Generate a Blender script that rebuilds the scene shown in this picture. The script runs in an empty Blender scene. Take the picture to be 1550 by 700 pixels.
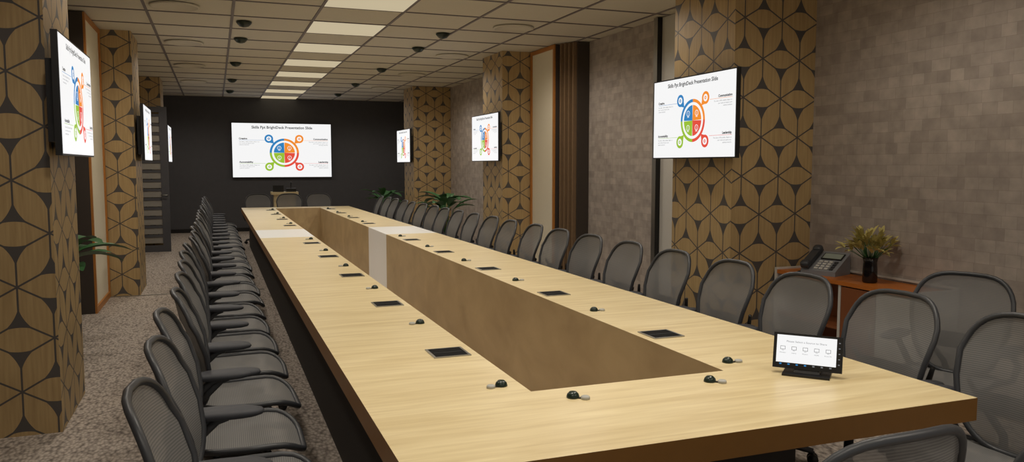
import bpy, math, random
from mathutils import Vector, Matrix
random.seed(4)
S=bpy.context.scene
try:
    S.view_settings.view_transform='Standard'
except Exception: pass
def lin(c):
    return tuple(((v/255)/12.92 if v/255<=0.04045 else ((v/255+0.055)/1.055)**2.4) for v in c)+(1,)
# ---------------------------------------------------------------- materials
def newmat(name):
    m=bpy.data.materials.new(name); m.use_nodes=True
    nt=m.node_tree; b=nt.nodes['Principled BSDF']
    return m,nt,b
def mat(name,c,rough=0.5,metal=0.0,var=0.0,vscale=20,bump=0.0,bscale=100,spec=0.5):
    m,nt,b=newmat(name)
    b.inputs['Base Color'].default_value=lin(c)
    b.inputs['Roughness'].default_value=rough
    b.inputs['Metallic'].default_value=metal
    b.inputs['Specular IOR Level'].default_value=spec
    tc=nt.nodes.new('ShaderNodeTexCoord')
    if var>0:
        n=nt.nodes.new('ShaderNodeTexNoise'); n.inputs['Scale'].default_value=vscale; n.inputs['Detail'].default_value=4
        nt.links.new(tc.outputs['Object'],n.inputs['Vector'])
        r=nt.nodes.new('ShaderNodeMix'); r.data_type='RGBA'
        l=lin(c)
        r.inputs[6].default_value=tuple(v*(1-var) for v in l[:3])+(1,)
        r.inputs[7].default_value=tuple(min(1,v*(1+var)) for v in l[:3])+(1,)
        nt.links.new(n.outputs['Fac'],r.inputs[0]); nt.links.new(r.outputs[2],b.inputs['Base Color'])
    return m
def emis(name,c,s=1.0,rough=.35,spec=.5):
    m,nt,b=newmat(name)
    b.inputs['Base Color'].default_value=(0.02,0.02,0.02,1)
    b.inputs['Roughness'].default_value=rough
    b.inputs['Specular IOR Level'].default_value=spec
    b.inputs['Emission Color'].default_value=lin(c)
    b.inputs['Emission Strength'].default_value=s
    return m
def woodmat(name,c1,c2,rough=0.4,sc=(3,40,40)):
    m,nt,b=newmat(name); b.inputs['Roughness'].default_value=rough
    tc=nt.nodes.new('ShaderNodeTexCoord'); mp=nt.nodes.new('ShaderNodeMapping'); mp.inputs['Scale'].default_value=sc
    nt.links.new(tc.outputs['Object'],mp.inputs['Vector'])
    n=nt.nodes.new('ShaderNodeTexNoise'); n.inputs['Scale'].default_value=1.0; n.inputs['Detail'].default_value=6; n.inputs['Distortion'].default_value=0.6
    nt.links.new(mp.outputs[0],n.inputs['Vector'])
    r=nt.nodes.new('ShaderNodeValToRGB'); r.color_ramp.elements[0].position=0.3; r.color_ramp.elements[1].position=0.7
    r.color_ramp.elements[0].color=lin(c1); r.color_ramp.elements[1].color=lin(c2)
    nt.links.new(n.outputs['Fac'],r.inputs[0]); nt.links.new(r.outputs[0],b.inputs['Base Color'])
    return m
class N:
    def __init__(s,nt): s.nt=nt
    def m(s,op,a,b=None,c=None):
        n=s.nt.nodes.new('ShaderNodeMath'); n.operation=op
        for i,v in enumerate((a,b,c)):
            if v is None: continue
            if isinstance(v,(int,float)): n.inputs[i].default_value=v
            else: s.nt.links.new(v,n.inputs[i])
        return n.outputs[0]
def petal_mat():
    m,nt,b=newmat('petal_veneer'); h=N(nt)
    tc=nt.nodes.new('ShaderNodeTexCoord'); sx=nt.nodes.new('ShaderNodeSeparateXYZ')
    nt.links.new(tc.outputs['UV'],sx.inputs[0])
    a=0.36; H=a*math.sqrt(3)/2
    x,y=sx.outputs[0],sx.outputs[1]
    x=h.m('ADD',x,20.0); y=h.m('ADD',y,20.0)
    k=[h.m('DIVIDE',y,H)]
    for sg in (1,-1):
        k.append(h.m('DIVIDE',h.m('SUBTRACT',h.m('MULTIPLY',x,sg*math.sqrt(3)/2),h.m('MULTIPLY',y,0.5)),H))
    f=[h.m('SUBTRACT',v,h.m('FLOOR',v)) for v in k]
    s=h.m('ADD',h.m('ADD',f[0],f[1]),f[2])
    dn=h.m('GREATER_THAN',s,1.5)
    d=[]
    for v in f:
        d.append(h.m('ADD',v,h.m('MULTIPLY',dn,h.m('SUBTRACT',1.0,h.m('MULTIPLY',v,2.0)))))
    mn=h.m('MINIMUM',h.m('MINIMUM',d[0],d[1]),d[2])
    mx=h.m('MAXIMUM',h.m('MAXIMUM',d[0],d[1]),d[2])
    md=h.m('SUBTRACT',h.m('SUBTRACT',1.0,mn),mx)
    sp=h.m('SUBTRACT',mx,md)
    lens=h.m('MULTIPLY',h.m('SUBTRACT',1.0,h.m('MULTIPLY',h.m('MULTIPLY',sp,sp),0.9)),0.232)
    l1=h.m('LESS_THAN',h.m('SUBTRACT',md,mn),0.030)
    l2=h.m('GREATER_THAN',mn,lens)
    dark=h.m('MAXIMUM',l1,l2)
    mp=nt.nodes.new('ShaderNodeMapping'); mp.inputs['Scale'].default_value=(60,3,1)
    nt.links.new(tc.outputs['UV'],mp.inputs['Vector'])
    n=nt.nodes.new('ShaderNodeTexNoise'); n.inputs['Detail'].default_value=4; n.inputs['Scale'].default_value=1.0
    nt.links.new(mp.outputs[0],n.inputs['Vector'])
    r=nt.nodes.new('ShaderNodeValToRGB'); r.color_ramp.elements[0].position=0.25; r.color_ramp.elements[1].position=0.75
    r.color_ramp.elements[0].color=lin((170,143,98)); r.color_ramp.elements[1].color=lin((194,167,120))
    nt.links.new(n.outputs['Fac'],r.inputs[0])
    mix=nt.nodes.new('ShaderNodeMix'); mix.data_type='RGBA'
    nt.links.new(dark,mix.inputs[0]); nt.links.new(r.outputs[0],mix.inputs[6]); mix.inputs[7].default_value=lin((84,80,78))
    nt.links.new(mix.outputs[2],b.inputs['Base Color'])
    b.inputs['Roughness'].default_value=0.5
    bp=nt.nodes.new('ShaderNodeBump'); bp.inputs['Strength'].default_value=0.5; bp.inputs['Distance'].default_value=0.006
    nt.links.new(h.m('SUBTRACT',1.0,dark),bp.inputs['Height']); nt.links.new(bp.outputs[0],b.inputs['Normal'])
    return m
def patch_mat():
    m,nt,b=newmat('patchwork_wallcovering')
    tc=nt.nodes.new('ShaderNodeTexCoord')
    br=nt.nodes.new('ShaderNodeTexBrick'); br.offset=0.37; br.squash=0.7; br.squash_frequency=3
    br.inputs['Scale'].default_value=1; br.inputs['Brick Width'].default_value=0.15; br.inputs['Row Height'].default_value=0.08
    br.inputs['Mortar Size'].default_value=0.002; br.inputs['Mortar Smooth'].default_value=1; br.inputs['Bias'].default_value=0
    br.inputs['Color1'].default_value=lin((160,150,142)); br.inputs['Color2'].default_value=lin((180,170,161)); br.inputs['Mortar'].default_value=lin((148,138,130))
    nt.links.new(tc.outputs['UV'],br.inputs['Vector'])
    n=nt.nodes.new('ShaderNodeTexNoise'); n.inputs['Scale'].default_value=9; n.inputs['Detail'].default_value=8
    nt.links.new(tc.outputs['UV'],n.inputs['Vector'])
    mx=nt.nodes.new('ShaderNodeMix'); mx.data_type='RGBA'; mx.blend_type='OVERLAY'; mx.inputs[0].default_value=0.4
    nt.links.new(br.outputs['Color'],mx.inputs[6]); nt.links.new(n.outputs['Fac'],mx.inputs[7])
    nt.links.new(mx.outputs[2],b.inputs['Base Color']); b.inputs['Roughness'].default_value=0.8
    return m
def carpet_mat():
    m,nt,b=newmat('loop_carpet')
    tc=nt.nodes.new('ShaderNodeTexCoord')
    v=nt.nodes.new('ShaderNodeTexVoronoi'); v.inputs['Scale'].default_value=55
    mp=nt.nodes.new('ShaderNodeMapping'); mp.inputs['Scale'].default_value=(1,0.5,1); mp.inputs['Rotation'].default_value=(0,0,0.5)
    nt.links.new(tc.outputs['Object'],mp.inputs[0]); nt.links.new(mp.outputs[0],v.inputs['Vector'])
    n=nt.nodes.new('ShaderNodeTexNoise'); n.inputs['Scale'].default_value=35; n.inputs['Detail'].default_value=5
    nt.links.new(tc.outputs['Object'],n.inputs['Vector'])
    h=N(nt); s=h.m('ADD',h.m('MULTIPLY',v.outputs['Distance'],0.6),h.m('MULTIPLY',n.outputs['Fac'],0.5))
    r=nt.nodes.new('ShaderNodeValToRGB'); r.color_ramp.elements[0].position=0.35; r.color_ramp.elements[1].position=0.85
    r.color_ramp.elements[0].color=lin((196,184,172)); r.color_ramp.elements[1].color=lin((106,97,90))
    nt.links.new(s,r.inputs[0]); nt.links.new(r.outputs[0],b.inputs['Base Color']); b.inputs['Roughness'].default_value=0.95
    bp=nt.nodes.new('ShaderNodeBump'); bp.inputs['Strength'].default_value=0.3; bp.inputs['Distance'].default_value=0.008; bp.invert=True
    nt.links.new(s,bp.inputs['Height']); nt.links.new(bp.outputs[0],b.inputs['Normal'])
    return m
def mesh_fabric():
    m,nt,b=newmat('chair_mesh_fabric')
    tc=nt.nodes.new('ShaderNodeTexCoord')
    w=nt.nodes.new('ShaderNodeTexWave'); w.wave_type='BANDS'; w.bands_direction='Y'; w.inputs['Scale'].default_value=38; w.inputs['Distortion'].default_value=0.4
    nt.links.new(tc.outputs['UV'],w.inputs['Vector'])
    r=nt.nodes.new('ShaderNodeMix'); r.data_type='RGBA'; r.inputs[6].default_value=lin((100,100,99)); r.inputs[7].default_value=lin((128,127,126))
    nt.links.new(w.outputs['Fac'],r.inputs[0]); nt.links.new(r.outputs[2],b.inputs['Base Color'])
    b.inputs['Roughness'].default_value=0.7
    t=nt.nodes.new('ShaderNodeBsdfTransparent'); mx=nt.nodes.new('ShaderNodeMixShader'); mx.inputs[0].default_value=0.17
    out=nt.nodes['Material Output']
    nt.links.new(b.outputs[0],mx.inputs[1]); nt.links.new(t.outputs[0],mx.inputs[2]); nt.links.new(mx.outputs[0],out.inputs[0])
    return m
PETAL=petal_mat(); PATCH=patch_mat(); CARPET=carpet_mat(); FABRIC=mesh_fabric()
MAPLE=woodmat('maple_laminate',(212,191,144),(234,217,173),0.36,(2.2,26,26))
INNER=woodmat('plywood_panel',(168,144,106),(192,168,126),0.5,(6,2.0,3))
EDGE=mat('table_edge_brown',(142,96,36),0.4,var=.1)
EDGEF=mat('table_edge_shaded_brown',(112,76,28),0.45,var=.1)  # same edge brown, darkened to paint the shaded front end
WHITE=mat('white_table_band',(240,240,238),0.35,var=.02)
BLACK=mat('black_plastic',(22,22,23),0.4,var=.1)
DARKP=mat('graphite_frame',(56,58,62),0.42,var=.08)
PAD=mat('armrest_pad',(56,58,64),0.6,var=.1)
CHROME=mat('brushed_silver',(170,168,162),0.3,0.9,var=.05)
TILE=mat('ceiling_tile',(210,204,190),0.9,var=.05,vscale=60)
TBAR=mat('ceiling_tbar',(120,112,114),0.6,var=.04)
PANEL=emis('light_panel_diffuser',(255,236,196),0.54,.9,0)
CHAR=mat('charcoal_wall',(82,82,86),0.85,var=.1,vscale=8)
TAUPE=mat('taupe_wall',(112,100,88),0.85,var=.06,vscale=6)
CREAM=mat('cream_fabric_panel',(236,228,206),0.8,var=.04,vscale=60)
ORANGE=mat('orange_oak_trim',(182,120,54),0.45,var=.12,vscale=25)
BROWN=mat('walnut_slat',(128,104,78),0.5,var=.12,vscale=25)
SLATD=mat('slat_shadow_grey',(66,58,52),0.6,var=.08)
LOUV=mat('louvre_slat',(150,146,138),0.6,var=.05)
GLASSD=mat('dark_vase_glass',(28,24,24),0.08,var=.1)
LEAF=mat('green_leaf',(60,108,62),0.5,var=.25,vscale=15)
GOLDL=mat('golden_leaf',(194,182,112),0.6,var=.25,vscale=40)
POT=mat('dark_planter',(40,38,36),0.5,var=.1)
OFFW=mat('offwhite_panel',(206,204,198),0.5,var=.03)
DISC=mat('microphone_base_grey',(176,176,170),0.5,var=.05)
GREYP=mat('phone_grey',(130,132,136),0.4,var=.05)
GREEND=mat('dark_green_dome',(24,40,30),0.3,var=.1)
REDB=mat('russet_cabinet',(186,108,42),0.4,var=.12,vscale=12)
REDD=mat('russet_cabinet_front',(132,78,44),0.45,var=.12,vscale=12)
# ---------------------------------------------------------------- mesh builder
class MB:
    def __init__(s): s.v=[];s.f=[];s.m=[];s.sm=[];s.mats=[]
    def mi(s,m):
        if m not in s.mats: s.mats.append(m)
        return s.mats.index(m)
    def add(s,vs,fs,m,smooth=False,M=None):
        o=len(s.v)
        for v in vs:
            v=Vector(v); s.v.append(tuple(M@v if M else v))
        i=s.mi(m)
        for f in fs: s.f.append([o+k for k in f]); s.m.append(i); s.sm.append(smooth)
    def box(s,x0,x1,y0,y1,z0,z1,m,fm=None,M=None):
        vs=[(x0,y0,z0),(x1,y0,z0),(x1,y1,z0),(x0,y1,z0),(x0,y0,z1),(x1,y0,z1),(x1,y1,z1),(x0,y1,z1)]
        F={'-z':(3,2,1,0),'+z':(4,5,6,7),'-y':(0,1,5,4),'+x':(1,2,6,5),'+y':(2,3,7,6),'-x':(3,0,4,7)}
        for k,f in F.items():
            s.add([vs[i] for i in f],[(0,1,2,3)],(fm or {}).get(k,m),False,M)
    def tube(s,pts,r,m,seg=8,closed=False,cap=True,flat=None):
        pts=[Vector(p) for p in pts]; n=len(pts); rr=r if isinstance(r,(list,tuple)) else [r]*n
        vs=[];fs=[]; prev=None
        for i,p in enumerate(pts):
            if closed: t=(pts[(i+1)%n]-pts[i-1])
            else: t=pts[min(i+1,n-1)]-pts[max(i-1,0)]
            t.normalize()
            ref=prev if prev else (Vector((0,0,1)) if abs(t.z)<.9 else Vector((0,1,0)))
            a=ref-t*ref.dot(t)
            if a.length<1e-4: a=Vector((1,0,0))-t*t.x
            a.normalize(); prev=a; b=t.cross(a)
            for k in range(seg):
                an=2*math.pi*k/seg
                vs.append(p+a*math.cos(an)*rr[i]*(flat or 1)+b*math.sin(an)*rr[i])
        for i in range(n if closed else n-1):
            j=(i+1)%n
            for k in range(seg):
                k2=(k+1)%seg; fs.append((i*seg+k,i*seg+k2,j*seg+k2,j*seg+k))
        if cap and not closed:
            fs.append(tuple(range(seg-1,-1,-1))); fs.append(tuple((n-1)*seg+k for k in range(seg)))
        s.add(vs,fs,m,True)
    def lathe(s,prof,m,c=(0,0,0),seg=20,M=None,smooth=True):
        vs=[];fs=[]
        for r,z in prof:
            for k in range(seg):
                a=2*math.pi*k/seg; vs.append((c[0]+r*math.cos(a),c[1]+r*math.sin(a),c[2]+z))
        for i in range(len(prof)-1):
            for k in range(seg):
                k2=(k+1)%seg; fs.append((i*seg+k,i*seg+k2,(i+1)*seg+k2,(i+1)*seg+k))
        if prof[0][0]>1e-5: fs.append(tuple(range(seg-1,-1,-1)))
        if prof[-1][0]>1e-5: fs.append(tuple((len(prof)-1)*seg+k for k in range(seg)))
        s.add(vs,fs,m,smooth,M)
    def sup(s,c,r,m,n=2.6,su=14,sv=8,M=None):
        vs=[];fs=[]
        e=2/n
        g=lambda w:math.copysign(abs(w)**e,w)
        for i in range(sv+1):
            ph=-math.pi/2+math.pi*i/sv
            for k in range(su):
                th=2*math.pi*k/su
                vs.append((c[0]+r[0]*g(math.cos(ph))*g(math.cos(th)),c[1]+r[1]*g(math.cos(ph))*g(math.sin(th)),c[2]+r[2]*g(math.sin(ph))))
        for i in range(sv):
            for k in range(su):
                k2=(k+1)%su; fs.append((i*su+k,i*su+k2,(i+1)*su+k2,(i+1)*su+k))
        s.add(vs,fs,m,True,M)
    def mesh(s,name):
        me=bpy.data.meshes.new(name); me.from_pydata(s.v,[],s.f); me.update()
        for m in s.mats: me.materials.append(m)
        me.polygons.foreach_set('material_index',s.m); me.polygons.foreach_set('use_smooth',s.sm)
        uv=me.uv_layers.new(name='UVMap').data
        for p in me.polygons:
            n=p.normal; ax=max(range(3),key=lambda i:abs(n[i]))
            for li in p.loop_indices:
                co=me.vertices[me.loops[li].vertex_index].co
                uv[li].uv=((co.y,co.z),(co.x,co.z),(co.x,co.y))[ax]
        return me
def place(name,me,loc=(0,0,0),rz=0,scale=1):
    o=bpy.data.objects.new(name,me); o.location=loc; o.rotation_euler=(0,0,rz); o.scale=(scale,)*3
    S.collection.objects.link(o); return o
def obj(name,mb,loc=(0,0,0),rz=0): return place(name,mb.mesh(name),loc,rz)
# ---------------------------------------------------------------- room
XL,XR,YB,YF,ZC=-1.65,4.64,-2.2,20.1,3.21
CL,CR=-0.90,3.85   # column faces
def simple(name,*a,**k):
    mb=MB(); mb.box(*a,**k); return obj(name,mb)
simple('floor',XL-.1,XR+.1,YB-.1,YF+.1,-.1,0,CARPET)
simple('ceiling',XL-.1,XR+.1,YB-.1,YF+.1,ZC,ZC+.1,TILE)
simple('wall_left',XL-.1,XL,YB,YF,0,ZC,TAUPE)
simple('wall_right',XR,XR+.1,YB,YF,0,ZC,PATCH)
simple('wall_far',XL-.1,XR+.1,YF,YF+.1,0,ZC,CHAR)
simple('baseboard_left',XL,XL+.015,YB,5.28,0,.09,BROWN)
simple('baseboard_right',XR-.015,XR,YB,3.8,0,.09,BROWN)
simple('baseboard_far',XL,XR,YF-.015,YF,0,.09,BLACK)
simple('trim_1',CL-.7,.55,10.56,10.60,0,.006,CHROME)
T=.845
mb=MB()
x=1.07-T*3
while x<XR:
    mb.box(x-.014,x+.014,YB,YF,ZC-.008,ZC,TBAR); x+=T
y=7.49-T*11
while y<YF:
    mb.box(XL,XR,y-.014,y+.014,ZC-.0075,ZC,TBAR); y+=T
obj('ceiling_grid',mb)
mb=MB()
mb.box(.016,T-.016,.016,T-.016,-.006,0,PANEL)
me=mb.mesh('ceiling_light_panel')
for k in range(-5,8):
    place('ceiling_light_panel',me,(1.07,7.49+2*T*k,ZC))
mb=MB(); mb.lathe([(.24,0),(.24,-.012),(.215,-.018),(.21,-.01),(0,-.012)],TILE,seg=32)
me=mb.mesh('ceiling_speaker')
for y in (3.6,6.2,8.8,11.35,13.9,16.5):
    for x in (-.33,3.32): place('ceiling_speaker',me,(x,y,ZC-.008))
mb=MB(); mb.lathe([(.085,0),(.085,-.012),(.07,-.03),(.05,-.05),(.02,-.06),(0,-.062)],GREEND,seg=20)
me=mb.mesh('ceiling_sensor_dome')
for y in (4.4,7.0,9.5,10.75,13.3,15.9,18.3):
    for x in (.355,2.66): place('ceiling_sensor_dome',me,(x,y,ZC-.008))
def column(x0,x1,y0,y1): simple('patterned_column',x0,x1,y0,y1,0,ZC,PETAL)
for y0 in (5.28,10.65,16.02):
    column(XL,CL,y0,y0+.87); column(CR,XR,y0,y0+.87)
def framed(x0,x1,y0,y1,face):
    mb=MB(); mb.box(x0,x1,y0,y1,0.0,ZC-.01,SLATD,{face:CREAM})  # dark sides paint in the shading next to the panel
    fx=(x1,x1+.02) if face=='+x' else (x0-.02,x0)
    w=.05
    mb.box(fx[0],fx[1],y0,y0+w,0,ZC-.01,ORANGE); mb.box(fx[0],fx[1],y1-w,y1,0,ZC-.01,ORANGE)
    mb.box(fx[0],fx[1],y0+w,y1-w,0,.07,ORANGE); mb.box(fx[0],fx[1],y0+w,y1-w,ZC-.06,ZC-.01,ORANGE)
    obj('framed_partition_panel',mb)
framed(XL,-1.25,9.45,10.64,'+x'); framed(4.29,XR,9.78,10.64,'-x')
mb=MB()
for k in range(4):
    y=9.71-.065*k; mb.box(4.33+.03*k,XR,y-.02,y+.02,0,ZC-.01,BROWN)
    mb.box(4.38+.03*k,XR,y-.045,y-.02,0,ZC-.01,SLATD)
obj('stacked_sliding_partition',mb)
mb=MB(); mb.box(XR-.03,XR,6.16,7.62,0,ZC-.01,OFFW); mb.box(XR-.09,XR,7.62,7.70,0,ZC-.01,BLACK,{'-x':CHROME}); obj('white_wall_panel',mb)
# door with louvres at left
mb=MB()
x0,x1,y0,y1=-1.38,-.80,15.86,15.91; zt=2.66
mb.box(x0,x0+.1,y0,y1,0,zt,BLACK); mb.box(x1-.13,x1,y0,y1,0,zt,CHAR); mb.box(x0+.1,x1-.13,y0,y1,zt-.1,zt,CHAR); mb.box(x0+.1,x1-.13,y0,y1,0,.12,CHAR)
z=.16
while z<zt-.2:
    mb.box(x0+.1,x1-.13,y0+.015,y1-.015,z,z+.11,LOUV); mb.box(x0+.1,x1-.13,y0+.005,y1-.005,z+.11,z+.16,CHAR); z+=.17
mb.tube([(x1-.03,y0,1.05),(x1-.03,y0-.05,1.05),(x1-.14,y0-.05,1.05)],.01,CHROME)
obj('door_1',mb)
# ---------------------------------------------------------------- conference table
mb=MB()
TX0,TX1,TY0,TY1=.47,2.59,2.05,16.6; VX0,VX1,VY0,VY1=1.09,1.95,2.70,16.1; Z0,Z1=.665,.75
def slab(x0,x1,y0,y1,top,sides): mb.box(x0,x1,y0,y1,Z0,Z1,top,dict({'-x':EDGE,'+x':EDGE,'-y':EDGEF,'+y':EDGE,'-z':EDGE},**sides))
slab(TX0,TX1,TY0,VY0,MAPLE,{'+y':INNER}); slab(TX0,TX1,VY1,TY1,MAPLE,{'-y':INNER})
W0,W1=9.6,10.8  # plain white band across the table top and void walls
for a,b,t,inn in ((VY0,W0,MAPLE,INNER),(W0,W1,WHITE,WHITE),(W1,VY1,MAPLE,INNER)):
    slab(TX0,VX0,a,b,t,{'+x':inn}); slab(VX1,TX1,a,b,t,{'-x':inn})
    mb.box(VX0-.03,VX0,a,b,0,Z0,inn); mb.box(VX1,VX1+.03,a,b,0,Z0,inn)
mb.box(VX0-.03,VX1+.03,VY0-.03,VY0,0,Z0,INNER); mb.box(VX0-.03,VX1+.03,VY1,VY1+.03,0,Z0,INNER)
BLKM=mat('matte_black_lid',(14,14,15),0.8,var=.1,spec=.15)
MODSHADE=mat('modesty_panel_painted_shade',(34,28,24),0.7,var=.1)  # near-black panels stand in for the shadow under the table
mb.box(TX0+.13,TX0+.16,TY0+.45,TY1-.3,0,Z0,MODSHADE); mb.box(TX1-.46,TX1-.43,TY0+.45,TY1-.3,0,Z0,MODSHADE)
mb.box(TX0+.16,TX1-.46,TY0+.45,TY0+.48,0,Z0,MODSHADE)
obj('conference_table',mb)
mb=MB(); w,d=.085,.085
mb.box(-w,w,-d,-d+.01,0,.005,CHROME);mb.box(-w,w,d-.01,d,0,.005,CHROME);mb.box(-w,-w+.01,-d+.01,d-.01,0,.005,CHROME);mb.box(w-.01,w,-d+.01,d-.01,0,.005,CHROME)
mb.box(-w+.01,w-.01,-d+.01,d-.01,0,.003,BLKM); mb.box(-w+.02,w-.02,-.002,.002,.003,.0045,DARKP)
PM=mb.mesh('table_power_module')
for k in range(10):
    y=3.4+1.345*k
    if W0-.1<y<W1+.1: continue
    place('table_power_module',PM,(.965,y,Z1)); place('table_power_module',PM,(2.075,y,Z1))
def mic(side):
    mb=MB(); mb.lathe([(.024,0),(.024,.005),(.021,.014),(.013,.022),(0,.025)],GREEND,seg=16)
    mb.lathe([(.017,0),(.017,.008),(.014,.011),(0,.011)],DISC,c=(side*.046,-.012,0),seg=16)
    mb.box(min(0,side*.048),max(0,side*.048),-.014,-.002,0,.004,BLACK)
    return mb.mesh('table_microphone')
ML,MR=mic(-1),mic(1)
for k in range(11):
    y=2.81+1.29*k
    if W0<y<W1 or y>15.95: continue
    place('table_microphone',ML,(1.01,y,Z1)); place('table_microphone',MR,(2.05,y,Z1))
place('table_microphone',MR,(1.205,2.575,Z1),-.5); place('table_microphone',MR,(1.80,2.58,Z1),-.5)
# ---------------------------------------------------------------- chairs
def chair():
    mb=MB()
    def se(n,cnt):
        for k in range(cnt):
            a=2*math.pi*k/cnt; c,s=math.cos(a),math.sin(a)
            yield math.copysign(abs(c)**(2/n),c),math.copysign(abs(s)**(2/n),s)
    def bk(x,v):
        W=.175+.085*min(1,v*1.5)**.8-.012*max(0,v-.7)/.3
        X=x*W
        return Vector((X,-.205-.11*v+.035*math.sin(math.pi*min(1,v*1.3))+.055*(X/.25)**2,.45+.545*v))
    def st(x,yv):
        X=x*(.25-.02*(yv<0)*-yv); Y=.015+.235*yv
        z=.452+.028*(X/.25)**2-.012*math.cos(yv*1.5)
        if yv>.45: z-=.055*((yv-.45)/.55)**2
        return Vector((X,Y,z))
    for fn,n,cnt,r in ((bk,3.6,36,.0125),(st,4,32,.014)):
        ol=list(se(n,cnt)); R=[0.0,.3,.55,.78,1.0]; vs=[];fs=[]
        f=(lambda a,b,q:fn(a*q,.5+.5*b*q)) if fn is bk else (lambda a,b,q:fn(a*q,b*q))
        vs.append(f(0,0,0))
        for q in R[1:]:
            for a,b in ol: vs.append(f(a,b,q))
        for k in range(cnt): fs.append((0,1+k,1+(k+1)%cnt))
        for j in range(3):
            for k in range(cnt):
                k2=(k+1)%cnt; o=1+j*cnt; fs.append((o+k,o+cnt+k,o+cnt+k2,o+k2))
        mb.add(vs,fs,FABRIC,True)
        mb.tube([f(a,b,1) for a,b in ol],r,DARKP,seg=8,closed=True)
    vs=[];fs=[]
    for j in range(4):
        for i in range(9):
            x=-.17+.34*i/8; z=.58+.03*j
            vs.append((x,-.245+.055*(x/.25)**2-.01*(j in(0,3)),z))
    for j in range(3):
        for i in range(8): fs.append((j*9+i,j*9+i+1,(j+1)*9+i+1,(j+1)*9+i))
    mb.add(vs,fs,BLACK,True)
    for s in (-1,1):
        mb.tube([(0.03*s,-.10,.385),(.05*s,-.22,.41),(.10*s,-.285,.49),(.17*s,-.27,.58),(.235*s,-.235,.70)],[.02,.02,.017,.015,.01],BLACK)
        mb.tube([(.19*s,-.20,.43),(.265*s,-.225,.46),(.295*s,-.20,.54),(.292*s,-.12,.615),(.288*s,-.08,.632)],[.017,.018,.018,.018,.02],DARKP,seg=10)
        mb.sup((.288*s,-.085,.643),(.05,.145,.02),PAD,n=2.8)
    mb.sup((0,-.02,.395),(.11,.14,.04),BLACK,n=4)
    mb.tube([(-.2,-.1,.43),(0,-.08,.40),(.2,-.1,.43)],.014,BLACK); mb.tube([(-.2,.1,.43),(0,.06,.40),(.2,.1,.43)],.014,BLACK)
    mb.lathe([(.03,.07),(.03,.22),(.022,.22),(.022,.37)],DARKP,seg=12)
    mb.lathe([(.05,.07),(.055,.10),(.04,.14)],DARKP,seg=14)
    for k in range(5):
        a=2*math.pi*k/5+.3; c,s=math.cos(a),math.sin(a)
        mb.tube([(.03*c,.03*s,.115),(.16*c,.16*s,.10),(.28*c,.28*s,.07)],[.027,.022,.016],DARKP,seg=8)
        mb.tube([(.28*c,.28*s,.07),(.28*c,.28*s,.045)],.01,BLACK)
        for q in (-1,1):
            p=Vector((.28*c,.28*s,.03)); t=Vector((-s,c,0))
            mb.tube([p+t*q*.008,p+t*q*.026],.029,BLACK,seg=12)
    return mb.mesh('office_chair')
CH=chair()
H=math.pi/2
def ch(x,y,r): place('office_chair',CH,(x,y,0),r+random.uniform(-.05,.05))
for k in range(24): ch(.09+random.uniform(-.02,.02),2.29+.598*k,-H)
for k in range(21): ch(2.72+random.uniform(0,.03),2.15+.655*k,H)
for x in (.82,1.44,2.05): ch(x,16.95,2*H)
ch(1.44,1.61,0); ch(2.03,1.55,.05)
place('office_chair',CH,(3.62,3.08,0),H+.35)
# ---------------------------------------------------------------- displays
def text(mb,s,x,z,size,m,align='CENTER',y=-.004,bold=0.0,M=None):
    cu=bpy.data.curves.new('t','FONT'); cu.body=s; cu.size=size; cu.align_x=align; cu.offset=bold; cu.resolution_u=2
    o=bpy.data.objects.new('t',cu); S.collection.objects.link(o)
    bpy.context.view_layer.update()
    me=bpy.data.meshes.new_from_object(o.evaluated_get(bpy.context.evaluated_depsgraph_get()))
    mb.add([(v.co.x+x,y,v.co.y+z) for v in me.vertices],[tuple(p.vertices) for p in me.polygons],m,False,M)
    bpy.data.objects.remove(o); bpy.data.meshes.remove(me); bpy.data.curves.remove(cu)
def arc(mb,cx,cz,r0,r1,a0,a1,m,y,seg=24):
    vs=[];fs=[]
    for k in range(seg+1):
        a=math.radians(a0+(a1-a0)*k/seg)
        vs+= [(cx+r0*math.cos(a),y,cz+r0*math.sin(a)),(cx+r1*math.cos(a),y,cz+r1*math.sin(a))]
    for k in range(seg): fs.append((2*k,2*k+1,2*k+3,2*k+2))
    mb.add(vs,fs,m)
def quad(mb,x0,x1,z0,z1,m,y): mb.add([(x0,y,z0),(x1,y,z0),(x1,y,z1),(x0,y,z1)],[(0,1,2,3)],m)
eW=emis('screen_white',(250,250,250),.95); eT=emis('screen_text',(40,42,46),.9); eG=emis('screen_grey',(120,122,126),.9)
eB=emis('screen_blue',(38,126,188),1); eO=emis('screen_orange',(242,140,40),1); eGr=emis('screen_green',(150,190,48),1); eR=emis('screen_red',(226,74,56),1)
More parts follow.
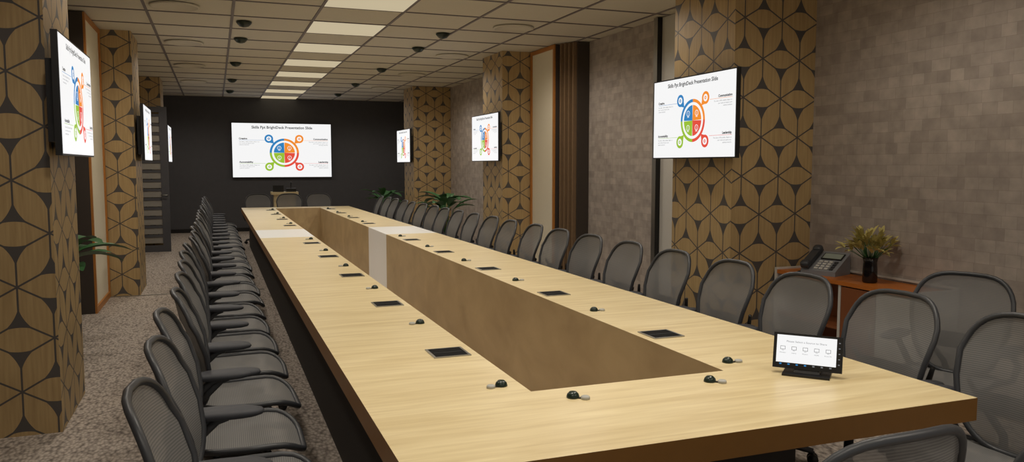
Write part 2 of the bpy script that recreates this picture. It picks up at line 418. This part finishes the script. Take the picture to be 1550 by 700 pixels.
def slide(mb):
    quad(mb,-.6,.6,-.335,.335,eW,-.001)
    text(mb,'Skills Ppt BrightDeck Presentation Slide',0,.27,.046,eT,bold=.0010)
    cx,cz=.02,-.03
    for a,c,sx,sz in ((90,eB,-1,1),(0,eO,1,1),(180,eGr,-1,-1),(270,eR,1,-1)):
        arc(mb,cx,cz,0,.128,a+1.2,a+88.8,c,-.003)
        px,pz=cx+sx*.185,cz+sz*.175
        arc(mb,cx,cz,.152,.178,a,a+90,c,-.002)
        arc(mb,px,pz,0,.052,0,360,c,-.004,28); arc(mb,px,pz,0,.030,0,360,eW,-.005,20); arc(mb,px,pz,.006,.014,0,360,c,-.006,12)
        mb.add([(px+.03*sx,-.0035,pz-.042*sz),(px-.045*sx,-.0035,pz+.02*sz),(px-.06*sx,-.0035,pz-.06*sz)],[(0,1,2)],c)
        qx,qz=cx+sx*.062,cz+sz*.06
        arc(mb,qx,qz,.020,.025,0,360,eW,-.005,16); quad(mb,qx-.002,qx+.002,qz-.03,qz+.012,eW,-.005); quad(mb,qx-.014,qx+.014,qz-.032,qz-.028,eW,-.005)
    def blk(x,z,al,head,c,pinx):
        text(mb,head,x,z+.01,.028,eT,al,bold=.0011)
        quad(mb,min(x,pinx),max(x,pinx),z,z+.0025,c,-.002)
        for i,l in enumerate(('This slide is 100% editable. Adapt it to','your needs and capture your','audience attention')):
            text(mb,l,x,z-.024-.019*i,.0155,eG,al)
    blk(-.52,.125,'LEFT','Creative',eB,-.21); blk(.56,.125,'RIGHT','Communication',eO,.26)
    blk(-.52,-.165,'LEFT','Accountability',eGr,-.21); blk(.56,-.165,'RIGHT','Leadership',eR,.26)
def tv(name,mount=True):
    mb=MB(); mb.box(-.61,.61,0,.035,-.345,.345,BLACK)
    slide(mb)
    if mount:
        mb.box(-.50,.50,.035,.085,-.17,.20,BLACK); mb.box(-.56,-.42,.035,.075,-.27,-.17,BLACK); mb.box(.42,.56,.035,.075,-.27,-.17,BLACK)
        mb.box(-.22,.22,.085,.11,-.2,.2,BLACK)
    return mb.mesh(name)
TV=tv('wall_mounted_television')
for y in (5.70,11.12,16.5):
    place('wall_mounted_television',TV,(CR-.11,y,2.0),-H)
for y in (5.62,11.2,16.55):
    place('wall_mounted_television',TV,(CL+.11,y,2.0),H)
place('wall_mounted_display',tv('wall_mounted_display',False),(1.56,YF-.0676,1.955),0,1.93)
# lectern
mb=MB()
mb.box(-.27,.27,-.2,.2,0,.04,ORANGE); mb.box(-.24,.24,-.16,.16,.04,.92,MAPLE); mb.box(-.3,.3,-.22,.22,.92,.98,MAPLE)
mb.box(-.26,-.02,-.1,.1,.98,.995,BLACK); mb.box(-.26,-.02,-.1,-.09,.995,1.13,BLACK)
mb.tube([(.15,0,.98),(.15,0,1.1),(.15,-.06,1.18)],.01,BLACK); mb.sup((.15,-.08,1.19),(.02,.035,.02),BLACK); mb.box(.04,.26,-.12,.08,.98,1.06,BLACK)
obj('lectern',mb,(1.5,19.1,0))
# plants
def leaf(mb,base,az,el,L,w,m,droop=.5,seg=6):
    vs=[];fs=[]; p=Vector(base); side=Vector((-math.sin(az),math.cos(az),0))
    for i in range(seg+1):
        t=i/seg; ww=w*math.sin(math.pi*min(1,(t*.92+.06)))**.8*.5
        vs+=[p-side*ww+Vector((0,0,ww*.3)),p.copy(),p+side*ww+Vector((0,0,ww*.3))]
        e=el-droop*t*2
        p=p+Vector((math.cos(az)*math.cos(e),math.sin(az)*math.cos(e),math.sin(e)))*(L/seg)
    for i in range(seg):
        for k in (0,1): fs.append((i*3+k,i*3+k+1,i*3+k+4,i*3+k+3))
    mb.add(vs,fs,m,True)
def plant(name,loc,h,n,L,pot=1.0,squash=1.0):
    mb=MB(); mb.lathe([(.11*pot,0),(.15*pot,.02),(.17*pot,.38),(.155*pot,.38),(.15*pot,.34),(0,.34)],POT)
    for i in range(n):
        az=2*math.pi*i/n*2.4+random.uniform(-.3,.3); r=random.uniform(.02,.07); zt=h*random.uniform(.78,1)
        k=squash if math.cos(az)<0 else 1.0
        top=(math.cos(az)*r*2.2*k,math.sin(az)*r*2.2,zt)
        mb.tube([(math.cos(az)*r*k,math.sin(az)*r,.34),(math.cos(az)*r*1.4*k,math.sin(az)*r*1.4,(zt+.34)/2),top],[.008,.006,.004],LEAF,seg=6)
        leaf(mb,top,az,random.uniform(.2,.8),L*random.uniform(.8,1.1)*k,L*.38,LEAF,.45)
    obj(name,mb,loc)
plant('potted_plant',(-1.27,7.62,0),.90,14,.46,.85,.45)
plant('potted_plant',(3.75,13.3,0),1.02,20,.46)
plant('potted_plant',(3.55,17.6,0),.95,18,.42)
# ---------------------------------------------------------------- sideboard group
mb=MB(); D=.36; L=1.42
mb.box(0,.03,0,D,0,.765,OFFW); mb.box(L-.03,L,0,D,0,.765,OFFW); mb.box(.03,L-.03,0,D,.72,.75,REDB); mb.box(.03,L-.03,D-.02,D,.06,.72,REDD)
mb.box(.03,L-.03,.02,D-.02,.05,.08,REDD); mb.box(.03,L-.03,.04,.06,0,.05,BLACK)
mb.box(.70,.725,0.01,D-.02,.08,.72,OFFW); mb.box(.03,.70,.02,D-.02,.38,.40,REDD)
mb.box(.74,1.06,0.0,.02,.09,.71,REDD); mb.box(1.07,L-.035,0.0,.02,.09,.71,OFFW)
mb.box(0,L,D-.012,D,.765,.78,OFFW); mb.tube([(1.03,-.01,.35),(1.03,-.01,.45)],.006,CHROME)
obj('sideboard',mb,(XR-D-.005,5.26,0),-H)
mb=MB()
mb.add([(-.12,-.1,0),(.12,-.1,0),(.12,.1,0),(-.12,.1,0),(-.12,-.1,.03),(.12,-.1,.03),(.12,.1,.14),(-.12,.1,.14)],[(3,2,1,0),(4,5,6,7),(0,1,5,4),(1,2,6,5),(2,3,7,6),(3,0,4,7)],GREYP)
MM=Matrix.Translation((0,-.1,.031))@Matrix.Rotation(math.atan2(.11,.2),4,'X')
mb.box(-.115,-.06,.0,.22,.012,.04,DARKP,M=MM); mb.sup((-.088,.02,.035),(.033,.03,.022),DARKP,M=MM); mb.sup((-.088,.2,.035),(.033,.03,.022),DARKP,M=MM)
mb.box(-.04,.10,.13,.20,.0,.006,BLACK,M=MM); mb.box(-.033,.093,.138,.193,.006,.0075,mat('lcd_grey',(150,160,150),.3),M=MM)
for i in range(4):
    for j in range(4): mb.box(-.035+.035*i,-.012+.035*i,.015+.026*j,.031+.026*j,0,.006,OFFW if i<3 else DARKP,M=MM)
mb.tube([(-.1,-.06,.01),(-.14,-.1,.01),(-.15,-.02,.012),(-.13,.06,.012)],.004,BLACK)
place('desk_phone',mb.mesh('desk_phone'),(4.45,4.88,.7505),-H+.35,1.18)
mb=MB(); mb.lathe([(.045,0),(.052,.01),(.05,.1),(.046,.15),(.054,.185),(.049,.185),(.042,.15),(.044,.02),(0,.015)],GLASSD,seg=20)
for i in range(54):
    az=random.uniform(0,6.28); el=random.uniform(.5,1.45); r=.02
    b=(math.cos(az)*r,math.sin(az)*r,.16); Ls=random.uniform(.09,.2)
    t=Vector(b)+Vector((math.cos(az)*math.cos(el),math.sin(az)*math.cos(el),math.sin(el)))*Ls
    mb.tube([b,t],.002,LEAF,seg=5)
    for j in range(4): leaf(mb,t,az+random.uniform(-1.2,1.2),el+random.uniform(-.6,.3),random.uniform(.06,.1),.028,GOLDL,.3,4)
obj('flower_vase',mb,(4.42,4.40,.7505))
# ---------------------------------------------------------------- touch panel
mb=MB(); tl=math.radians(-14)
M=Matrix.Translation((0,0,.022))@Matrix.Rotation(tl,4,'X')@Matrix.Diagonal((1.06,1,.9,1))
mb.box(-.125,.125,0,.018,0,.16,BLACK,M=M)
tmp=MB(); quad(tmp,-.113,.103,.026,.15,eW,-.0006); quad(tmp,-.113,.103,.012,.026,BLACK,-.0006)
text(tmp,'Please Select a Source to Share',-.005,.118,.0115,eG,y=-.0012)
for i,l in enumerate(('Wireless','Laptop','Monitor','HDMI','Room PC')):
    x=-.09+.041*i
    for q in ((x-.009,x+.009,.084,.0855),(x-.009,x+.009,.098,.0995),(x-.009,x-.0078,.084,.0995),(x+.0078,x+.009,.084,.0995),(x-.004,x+.004,.080,.0812)): quad(tmp,*q,eT,-.0012)
    text(tmp,l,x,.068,.0065,eG,y=-.0012)
for i in range(7): quad(tmp,-.10+.03*i,-.092+.03*i,.016,.022,eB if i<4 else eG,-.0012)
for i in range(5): quad(tmp,.110,.116,.035+.024*i,.039+.024*i,eG,-.0006)
for f,mi,sm in zip(tmp.f,tmp.m,tmp.sm): mb.add([tmp.v[i] for i in f],[tuple(range(len(f)))],tmp.mats[mi],False,M)
mb.box(-.09,.09,-.04,.11,0,.008,BLACK); mb.add([(-.05,.0,.008),(.05,.0,.008),(.06,.09,.008),(-.06,.09,.008),(-.04,.02,.05),(.04,.02,.05),(.04,.05,.05),(-.04,.05,.05)],[(3,2,1,0),(4,5,6,7),(0,1,5,4),(1,2,6,5),(2,3,7,6),(3,0,4,7)],BLACK)
obj('touch_control_panel',mb,(2.215,2.515,Z1+.0005),-math.radians(47))
# ---------------------------------------------------------------- lights
def spot(loc,P,ang,blend=.8,r=.12,col=(1,.92,.80),rot=(0,0,0)):
    l=bpy.data.lights.new('added_ceiling_spot','SPOT'); l.energy=P; l.spot_size=math.radians(ang); l.spot_blend=blend; l.shadow_soft_size=r; l.color=col
    o=bpy.data.objects.new('added_ceiling_spot',l); o.location=loc; o.rotation_euler=rot; S.collection.objects.link(o)
for k,y in enumerate((.4,2.8,5.2,7.6,10.0,12.4,14.8)):
    for x in (.75,2.3): spot((x,y,ZC-.05),(80,95,80,70,70,70,70)[k],112,1.0,.2)  # added spots brighten the table beyond what the ceiling panels give
for y in (.5,3.6,6.9,9.0,12.2,14.4,18):
    for x in (-.45,3.3): spot((x,y,ZC-.05),52,165,.6,.12,(1,.9,.78))  # added fill spots over the aisles to lift walls and ceiling
w=bpy.data.worlds.new('World'); S.world=w; w.use_nodes=True
w.node_tree.nodes['Background'].inputs[0].default_value=(1,.95,.88,1); w.node_tree.nodes['Background'].inputs[1].default_value=.36
# ---------------------------------------------------------------- camera
cam=bpy.data.cameras.new('Camera'); cam.sensor_width=36; cam.lens=1195/1550*36; cam.clip_start=.02
co=bpy.data.objects.new('Camera',cam); co.location=(0,0,1.6); co.rotation_euler=(math.radians(90-4.78),0,-math.radians(20.57)); S.collection.objects.link(co); S.camera=co
